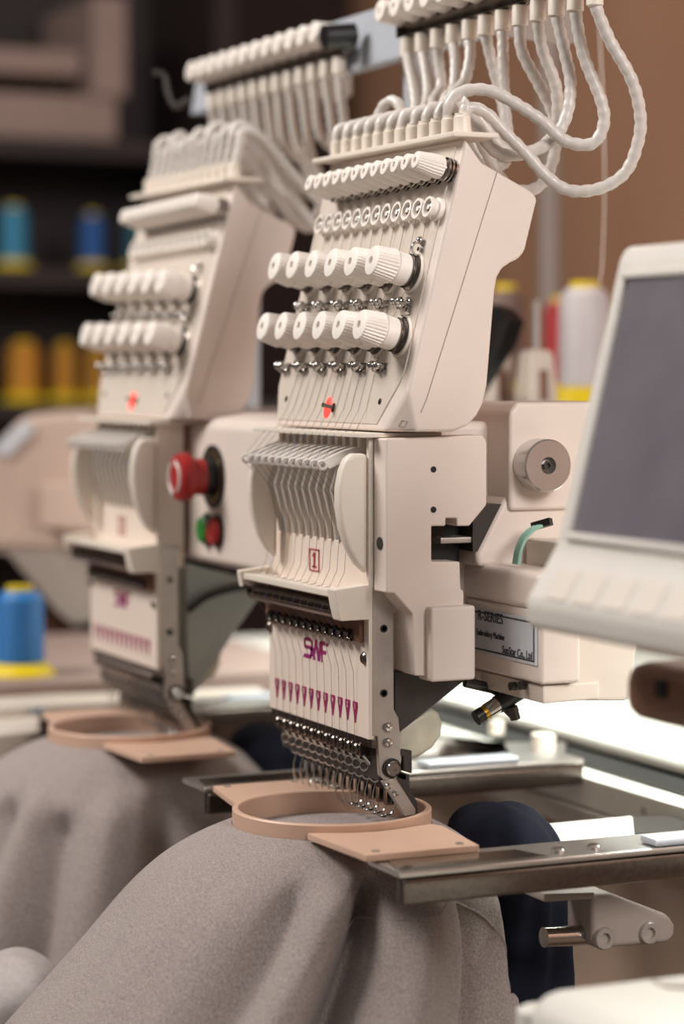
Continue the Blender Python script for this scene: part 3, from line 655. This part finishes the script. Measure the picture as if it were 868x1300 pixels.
# ================================================================== overhead thread rail and tubes
RY, RZ = .142, 1.40
xk = [-.2124+.0257*i for i in range(12)]
rail = thing('thread_rail', (-.3, .16, 1.385), 'blue-grey metal thread rail above both heads with rows of white knobs', 'rail')
MB().poly([(-.700, y, z) for y, z in [(RY-.004, 1.392), (RY+.004, 1.437), (RY+.008, 1.437), (RY+.001, 1.392)]], (.58, 0, 0)).bevel(.0006, 1).build('front_plate', RAILM, rail)
MB().box(-.700, -.120, RY-.004, RY+.010, 1.390, 1.3925).build('bottom_plate', RAILM, rail)
for dx in (0, SPX): MB().poly([(-.121+dx, RY+y, z) for y, z in ((.002, 1.3935), (.075, 1.3885), (.085, 1.395), (.085, 1.437), (.010, 1.437))], (.003, 0, 0)).build('end_bracket', CAST, rail)
xk = [-.2124+.0257*i for i in range(12)]
gu = MB().lathe([(.0052, .014), (.0056, .013), (.0058, .0), (.0042, -.001)], ax=(0, 0, 1), n=14).mesh('tube_ferrule', CREAM)
gk = MB().lathe([(.0076, .010), (.0090, .0105), (.0095, .014), (.0088, .030), (.0080, .031), (.0026, .0316), (.0022, .0298), (0, .0298)], n=40, rib=((2, 3), .07)).mesh('tension_knob', WHITE, None, 14)
gd = MB().lathe([(.0085, 0), (.0085, .0014), (.005, .0018), (.005, .004), (.0085, .0044), (.0085, .0062), (.005, .0068), (.005, .0105)], n=24).mesh('tension_disc', DCHROME)
for dx in (0, SPX):
    MB().box(-.225+dx, .085+dx, RY-.016, RY-.0045, 1.402, 1.411).bevel(.001).build('ferrule_bar', DCHROME, rail)
    for i, x in enumerate(xk):
        inst(gu, 'tube_ferrule', rail, Matrix.Translation((x+dx, RY-.012, RZ-.013)))
        o = inst(gk, 'tension_knob', rail, frame((x+dx-.004, RY-.003, 1.4175), (0, -1, .12))); sub(gd, 'tension_disc', o)
    m = MB()
    for x in xk:
        m.cyl((x+dx, RY-.012, RZ), (x+dx, RY-.002, RZ+.006), .002, n=8); m.ball((x+dx+.006, RY-.010, RZ+.004), .003, 8)
    m.build('guide_bracket', DCHROME, rail)
MB().cyl((xk[11]+SPX+.024, RY-.036, 1.4135), (xk[11]+SPX+.024, RY-.010, 1.4165), .0095, n=24).build('end_knob', BLACK, rail)
m = MB(); m.tube(spline([ond(240, 125, 2.1), ond(222, 135, 2.1), ond(213, 118, 2.1), ond(208, 96, 2.1), ond(194, 92, 2.1)], 5), .003, 8); m.build('end_hook', DGREY, rail)
for x in (-.62, -.26): MB().box(x-.009, x+.009, RY+.012, RY+.030, 1.113, 1.437).build('rail_post', RAILM, rail)
# tubes
def z1p(p): return (380+p[0]/1.779, p[1]/1.779)
def tube_thing(pts, label, grp, r=.0044, n=14):
    sp = spline(pts, n)
    # even resampling so that the winding reads regularly
    L = [0]
    for a, b in zip(sp, sp[1:]): L.append(L[-1]+(b-a).length)
    N = max(8, int(L[-1]/.0028)); out = []; j = 0
    for i in range(N+1):
        s_ = L[-1]*i/N
        while j < len(L)-2 and L[j+1] < s_: j += 1
        f = (s_-L[j])/max(1e-9, L[j+1]-L[j]); out.append(sp[j].lerp(sp[j+1], f))
    o = MB().tube(out, r, 12, .13).build('thread_tube', TUBE, None, out[0], 75, wn=False)
    return tag(o, label, 'thread tube', grp)
near_px = [
 [(248, 150), (258, 200), (262, 250), (250, 300)],
 [(284, 150), (290, 200), (285, 240), (262, 280)],
 [(316, 150), (320, 195), (304, 225), (284, 262)],
 [(352, 140), (348, 200), (330, 222), (305, 262)],
 [(385, 130), (372, 185), (345, 215), (322, 262)],
 [(432, 130), (450, 200), (462, 270), (440, 335), (405, 300), (345, 240), (318, 262)],
 [(460, 150), (465, 250), (472, 325), (462, 368), (430, 378), (402, 350), (375, 290), (358, 262)],
 [(502, 115), (540, 190), (570, 250), (575, 300), (530, 340), (460, 335), (400, 262), (340, 225), (322, 262)],
 [(548, 110), (580, 200), (580, 300), (570, 370), (535, 425), (470, 420), (420, 340), (380, 262), (352, 258)],
 [(597, 110), (612, 190), (600, 270), (560, 325), (490, 350), (440, 340), (400, 285), (380, 256), (366, 252)],
 [(640, 120), (682, 230), (686, 285), (660, 325), (600, 318), (550, 275), (490, 235), (430, 205), (375, 205), (345, 225), (335, 262)],
 [(700, 90), (750, 180), (770, 265), (762, 330), (735, 390), (680, 425), (610, 430), (560, 400), (510, 345), (465, 300), (425, 258), (390, 242), (374, 250)],
]
ords = ['leftmost', 'second', 'third', 'fourth', 'fifth', 'sixth', 'seventh', 'eighth', 'ninth', 'tenth', 'eleventh', 'rightmost']
for i, pxs in enumerate(near_px):
    st_ = Vector((xk[i], RY-.012, RZ-.012)); en = Vector((FX[i], FY, tz+.0145))
    d0 = (st_-CAM).dot(W_); d1 = (en-CAM).dot(W_); n_ = len(pxs)
    pts = [st_+Vector((0, 0, .008)), st_]
    for k, p in enumerate(pxs):
        t = (k+1)/(n_+1); off = .012*math.sin(math.pi*t)*((i % 3)-1)
        pts.append(ond(*z1p(p), d0+(d1-d0)*t+off))
    pts += [en+Vector((0, .004, .012)), en-Vector((0, 0, .004))]
    tube_thing(pts, '%s wrapped thread tube hanging from the near end of the rail' % (ords[i] if i in (0, 11) else ords[i]+' from left'), 'thread tubes of the near head')
for i in range(12):
    st_ = Vector((xk[i]+SPX, RY-.012, RZ-.012)); en = Vector((FX[i]+SPX, FY, tz+.0145))
    pts = [st_+Vector((0, 0, .008)), st_]
    k = i-5.5; j1 = .010*math.sin(i*2.3); j2 = .008*math.sin(i*3.7+1)
    xm = st_.x*.55+en.x*.45
    pts += [st_+Vector((0, .006, -.045)), Vector((st_.x*.8+en.x*.2+j2, .150+j1, 1.325)), Vector((xm+.01, .165+j1, 1.288+j2)), Vector((en.x+.03+j2, .140+j1, 1.272+j1)),
            Vector((en.x+.012, .112+j2*.5, 1.305+j1)), Vector((en.x+.004, .085+j1*.5, 1.342+j2)), Vector((en.x, .068, 1.347+j2*.6))]
    pts += [en+Vector((0, .004, .014)), en-Vector((0, 0, .004))]
    tube_thing(pts, '%s blurred thread tube hanging above the farther head' % (ords[i] if i in (0, 11) else ords[i]+' from left'), 'thread tubes of the farther head')
# short return loops on the head tops
for dx, lb in ((0, 'small white tube arch at the left of the nearer head top'), (SPX, 'small blurred tube arch at the left of the farther head top')):
    a = Vector((FX[0]+.030+dx, FY+.016, tz+.0035)); 
    pts = [a, a+Vector((0, 0, .018)), a+Vector((.006, .002, .034)), a+Vector((.018, .006, .039)), a+Vector((.027, .008, .030)), a+Vector((.030, .009, .004))]
    tube_thing(pts, lb, 'tube arches on the head tops', .0042)

# ================================================================== sewing threads over the near head
TCOL = [mat('thread_'+n, c, .5) for n, c in (('grey', (120, 112, 110)), ('dark', (74, 66, 70)), ('blue', (96, 108, 140)), ('brown', (130, 92, 80)))]
for i, x in enumerate(NX):
    a = -.175+.0165*i
    pts = [pp(a, 1.262, .004), pp(a-.001, 1.22, .002), pp(x*.93, 1.165, .002), pp(x, 1.12, .0015), Vector((x+.001, -.0005, zL+.0015)), Vector((x+.001, -.0105, zL-.001)), Vector((x, -.0275, 1.0838)), Vector((x+.001, -.0095, 1.062)), Vector((x+.001, -.0065, 1.040)), Vector((x+.002, -.009, 1.012)), Vector((x, -.014, 1.0005)),
           Vector((x, -.0198, .9865)), Vector((x, -.0090, .972)), Vector((x+.001, -.002, .945)), Vector((x+.0015, -.0013, .903)), Vector((x, .0005, .895))]
    o = MB().tube(pts, .00016, 5).build('sewing_thread', TCOL[(i*5) % 4], None, pts[0], 80, wn=False)
    tag(o, 'thin thread running down the nearer head to the triangle marker numbered %d' % (12-i), 'thread', 'threads on the nearer head')
p = [ond(u, v, 2.0) for u, v in [(752, -480), (755, -200), (758, -30), (762, 60), (766, 160), (767, 250), (764, 335), (760, 360)]]
tag(MB().tube(spline(p, 6), .0006, 6).build('loose_thread', mat('pale_thread', (226, 214, 204), .5), None, p[0], 80, wn=False), 'single pale thread hanging straight down to the white thread cone', 'thread')
p = [ony(u, v, 1.347) for u, v in [(826, -20), (836, 30), (840, 70), (835, 110), (832, 150)]]
tag(MB().tube(spline(p, 6), .0008, 6).build('loose_thread', mat('tan_thread', (196, 150, 120), .5), None, p[0], 80, wn=False), 'short curved tan thread dangling in front of the brown wall, top right', 'thread')

# ================================================================== control panel on the right
MX = .262
bl = onx(668, 800, MX); tl = onx(787, 322, MX)
sl = (tl.y-bl.y)/(tl.z-bl.z)
mp_ = thing('operator_console', (MX+.15, bl.y+.05, bl.z-.02), 'large blurred white control panel with a grey screen, at the right edge', 'control panel')
WD = .34
u_ = Vector((0, sl, 1)).normalized(); nn = Vector((0, -1, sl)).normalized()
def mpt(x, z, o=0): return Vector((MX+x, bl.y+sl*(z-bl.z), z))+nn*o
zs0 = ony(700, 700, bl.y+.012).z
zb0, ztp = bl.z, tl.z
# profile: keypad lip sticks forward at the bottom
k1 = onx(668, 797, MX); k2 = onx(664, 762, MX); k3 = onx(692, 712, MX); k4 = onx(704, 690, MX)
t1_ = onx(783, 330, MX); t2_ = onx(792, 312, MX)
prf = [k1, k2, k3, k4, t1_, t2_, t2_+Vector((0, .035, -.004)), Vector((MX, k1.y+.085, k1.z+.03)), Vector((MX, k1.y+.07, k1.z-.004))]
MB().poly(prf, (WD, 0, 0)).bevel(.006, 4, 15).build('housing', CONS, mp_)
# recessed screen and frame
def scr(x, f, o): p = k4.lerp(t1_, f); return Vector((MX+x, p.y, p.z))+nn*o
nn2 = Vector((0, -(t1_.z-k4.z), (t1_.y-k4.y))).normalized(); nn = nn2
f0, f1, xl_, xr_ = .045, .925, .019, .31
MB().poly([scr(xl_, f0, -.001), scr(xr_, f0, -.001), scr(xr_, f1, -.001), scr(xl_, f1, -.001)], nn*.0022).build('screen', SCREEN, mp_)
m = MB(); e = .006
for a_, b_, c_, d_ in ((xl_-e, xr_+e, f0-.028, f0), (xl_-e, xr_+e, f1, f1+.028), (xl_-e, xl_, f0, f1), (xr_, xr_+e, f0, f1)):
    m.poly([scr(a_, c_, 0), scr(b_, c_, 0), scr(b_, d_, 0), scr(a_, d_, 0)], nn*.004)
m.bevel(.0012, 2).build('screen_frame', CONS, mp_)
kn = Vector((0, -(k3.z-k2.z), (k3.y-k2.y))).normalized()
for r_ in range(2):
    for c_ in range(9):
        p = k2.lerp(k3, .32+.36*r_); x = MX+.022+c_*.030
        w_ = .011; u2 = (k3-k2).normalized()
        q = [Vector((x, p.y, p.z))-u2*.005, Vector((x+w_*2, p.y, p.z))-u2*.005, Vector((x+w_*2, p.y, p.z))+u2*.005, Vector((x, p.y, p.z))+u2*.005]
        MB().poly(q, kn*.0008).bevel(.0004, 1).build('key', CREAM, mp_)
pm = ond(812, 850, 1.36); m = MB()
mt_ = MB().box(pm.x-.005, pm.x+.16, pm.y-.01, pm.y+.06, ond(812, 912, 1.36).z, ond(812, 838, 1.36).z).bevel(.012, 3).build('mount_bracket', BROWNB, mp_)
q = ond(842, 862, 1.36); MB().box(pm.x+.035, pm.x+.045, pm.y-.0125, pm.y-.0095, q.z-.005, q.z+.005).bevel(.001).build('mount_socket', BLACK, mp_)
MB().box(pm.x+.18, pm.x+.21, pm.y-.01, pm.y+.06, .0, 1.02).build('mount_post', BROWNB, mp_)
# white rounded item in the lower right corner
p = ond(700, 1262, 1.30)
wb = thing('winder_box', (p.x+.06, p.y+.05, p.z-.06), 'blurred white rounded machine cover in the lower right corner', 'machine cover')
m = MB().box(p.x, p.x+.14, p.y-.02, p.y+.16, p.z-.20, p.z+.006); m.bevel(.018, 5); m.build('cover_body', TABLEM, wb)
q = ond(815, 1250, 1.30); MB().poly([(p.x+.02, p.y+.05, p.z+.006), (p.x+.035, p.y+.05, p.z+.006), (p.x+.09, p.y+.12, p.z+.006), (p.x+.07, p.y+.12, p.z+.006)], (0, 0, .0015)).build('dark_strip', GREY, wb)
q = ond(684, 1292, 1.30); MB().lathe([(.012, -.05), (.012, .004), (.009, .006)], q, (0, 0, 1), 20).build('side_knob', TABLEM, wb)
MB().box(p.x+.01, p.x+.13, p.y, p.y+.15, 0, p.z-.20).build('pedestal', BASE, wb)

# ================================================================== thread cones, holders, stand
YB = YEL
def cone(p, h, r, c, label, group=None, flange=True, capc=None):
    o = thing('thread_cone', p, label, 'thread cone', group)
    m = MB()
    if flange: m.lathe([(r*1.45, 0), (r*1.45, h*.02), (r*1.05, h*.13), (r*.8, h*.15)], p, (0, 0, 1), 28)
    m.lathe([(r*.62, h*.1), (r*.55, h*.985), (r*.55, h), (r*.3, h)], p, (0, 0, 1), 24); m.build('spool', YB, o)
    MB().lathe([(r*.95, h*.14), (r*1.0, h*.16), (r*.96, h*.86), (r*.68, h*.945), (r*.5, h*.947)], p, (0, 0, 1), 36).build('wound_thread', cone_mat('wound_thread', c), o)
    return o
shz = ond(742, 513, 2.4).z
ts = thing('thread_stand', (-.55, .55, shz-.02), 'dark metal tray behind the near head holding thread cones', 'thread stand')
MB().box(-1.08, -.12, .36, .90, shz-.012, shz).bevel(.002).build('tray', DGREY, ts)
for x, y in ((-1.0, .66), (-.2, .66), (-1.0, .4), (-.2, .4)): MB().box(x-.012, x+.012, y-.012, y+.012, .8462, shz-.012).build('tray_post', DGREY, ts)
cone(ond(742, 513, 2.4), .122, .0262, (214, 206, 206), 'silvery white thread cone standing beside the control panel', 'thread cones on the tray')
cone(ond(715, 505, 2.75), .115, .023, (170, 26, 30), 'red thread cone standing half hidden behind the white cone', 'thread cones on the tray')
cone(ond(641, 507, 2.62), .125, .022, (120, 96, 88), 'dull brown thread cone partly hidden behind the near head', 'thread cones on the tray')
def holder(u, d, label):
    p = ond(u, 506, d); p.z = shz
    o = thing('cone_holder', p, label, 'cone holder', 'cone holders on the tray')
    h = .052; fw = .0155; tw = .0115
    m = MB(); m.poly([p+Vector((-fw, -fw, 0)), p+Vector((fw, -fw, 0)), p+Vector((tw, -tw, h)), p+Vector((-tw, -tw, h))], (0, .003, 0))
    rr = []
    for z_, w_ in ((0, fw), (h*.92, tw*1.05), (h, tw*.85)): rr.append([p+Vector((a*w_, b*w_, z_)) for a, b in ((-1, -1), (1, -1), (1, 1), (-1, 1))])
    m2 = MB().rings(rr); m.b.free(); m2.bevel(.003, 3); m2.build('holder_body', BEIGE2, o)
    MB().box(p.x+tw*.9, p.x+fw*1.02, p.y-.004, p.y+.004, p.z+.006, p.z+.034).build('slot', BROWNB, o)
    MB().cyl(p+Vector((0, 0, h)), p+Vector((0, 0, h+.045)), .0042, n=12).build('pin', STEEL, o)
holder(680, 2.2, 'beige cone holder with an empty steel pin, left of the white cone')
holder(628, 2.25, 'beige cone holder mostly hidden behind the near head')
p = ond(631, 430, 2.1)
bl_ = MB(); rr = []
for z_, w_, s_ in ((-.056, .010, -.022), (-.030, .020, -.012), (-.005, .028, -.002), (.015, .030, .004), (.026, .020, .0), (.030, .008, -.004)):
    rr.append([p+R_*(s_+.72*w_*math.cos(2*math.pi*k/14)*(.8+.2*math.sin(3*k)))+W_*(w_*.6*math.sin(2*math.pi*k/14))+UP*z_ for k in range(14)])
tag(bl_.rings(rr).build('black_bag', BAG, None, p-Vector((0, 0, .056)), 20, wn=False), 'black plastic bag wedged behind the near head above the tray', 'bag')
# grey pole behind
q = ond(698, 300, 3.25); tag(MB().cyl((q.x, q.y, 0), (q.x, q.y, 2.2), .014, n=20).lathe([(.09, 0), (.09, .012), (.03, .02)], (q.x, q.y, 0), (0, 0, 1), 24).build('steel_pole', CAST, None, (q.x, q.y, 0)), 'pale grey steel pole standing in front of the brown wall', 'pole')

# ================================================================== left background
sh = thing('storage_shelf', (-2.8, .35, 0), 'dark wooden storage shelf against the left wall', 'shelf')
DX = -2.62
def zz(v, d=4.0): return 1.147+(470-v)/F*d
for v in (170, 345, 525, 700): MB().box(-2.98, DX, -.5, .93, zz(v)-.016, zz(v)+.016).build('shelf_board', DARKW, sh)
MB().box(-2.99, -2.975, -.5, .93, 0, 2.2).build('back_board', DARKW, sh)
for y in (-.5, .93): MB().box(-2.98, DX, y-.02, y+.02, 0, 2.2).build('side_board', DARKW, sh)
def onshelf(u, v, cx): q = onx(u, v, cx); return q
for u, v, h, r, c, lb in [(17, 329, .115, .026, (60, 140, 176), 'light blue thread cone on the upper dark shelf at the left edge'), (117, 329, .105, .022, (38, 92, 160), 'deep blue thread cone on the upper dark shelf'), (172, 329, .10, .022, (30, 86, 104), 'dark teal thread cone on the upper dark shelf, half hidden by the farther head'),
                          (30, 509, .108, .030, (206, 140, 40), 'orange thread cone on the lower dark shelf at the far left'), (82, 509, .105, .022, (190, 132, 36), 'golden thread cone on the lower dark shelf, in the middle'), (122, 509, .10, .022, (180, 128, 34), 'golden thread cone on the lower dark shelf, beside the farther head')]:
    q = onx(u, v, -2.70); q.z = zz(345 if v < 400 else 525)+.016; cone(q, h, r, c, lb, 'thread cones on the dark shelf')
bz = zz(170)+.016
cr = thing('storage_crate', (-2.78, .2, bz), 'pale pinkish crate on top of the dark shelf, upper left', 'crate')
q0 = onx(150, 140, -2.64)
MB().box(-2.93, -2.64, -.3, q0.y, bz, zz(96)).bevel(.008).build('crate_body', BOXM, cr)
MB().box(-2.90, -2.66, -.3, onx(105, 50, -2.66).y, zz(70), zz(35)).bevel(.006).build('crate_lid', BOXM, cr)
MB().box(-2.94, -2.63, onx(118, 50, -2.63).y, onx(162, 50, -2.63).y, zz(98), zz(-40)).bevel(.006).build('crate_post', BOXM, cr)
# another machine's arm, beige and blurred
om = thing('sewing_machine', ond(60, 790, 2.7), 'large blurred beige machine arm at the left edge behind the farther head', 'machine')
D_ = 2.75
def vp(u, v): return ond(u, v, D_)
MB().poly([vp(u, v) for u, v in [(-40, 600), (8, 548), (30, 526), (118, 522), (160, 560), (160, 700), (-40, 700)]], W_*.25).bevel(.012, 3, 15).build('arm_body', OTHER, om)
MB().poly([vp(u, v) for u, v in [(-40, 699), (150, 699), (140, 785), (92, 794), (70, 775), (10, 704)]], W_*.22).bevel(.008, 3, 15).build('lower_arm', CAST, om)
MB().poly([ond(u, v, D_-.005) for u, v in [(-10, 570), (14, 545), (34, 535), (44, 545), (10, 580)]], W_*.01).build('label_sticker', LABEL, om)
MB().poly([ond(u, v, D_-.03) for u, v in [(50, 615), (150, 605), (150, 680), (50, 670)]], W_*.04).bevel(.006, 2).build('arm_panel', OTHER, om)
q = ond(60, 860, 2.85); MB().cyl((q.x, q.y, 0), (q.x, q.y, ond(60, 770, 2.85).z), .03).build('machine_column', BROWNB, om)
lt = thing('work_table', (0, 0, 0), 'low blurred grey-brown table behind the farther hoop at left', 'table')
q = ond(25, 856, 2.35); zt_ = q.z
MB().box(q.x-.34, q.x+.07, q.y-.5, q.y+.30, zt_-.03, zt_).bevel(.004).build('table_top', BOXM, lt)
for x, y in ((q.x-.3, q.y-.4), (q.x+.03, q.y-.4), (q.x-.3, q.y+.25), (q.x+.03, q.y+.25)): MB().box(x-.02, x+.02, y-.02, y+.02, 0, zt_-.03).build('table_leg', BOXM, lt)
cone(q, .086, .024, (44, 120, 190), 'bright blue thread cone with yellow base on the low table at left')
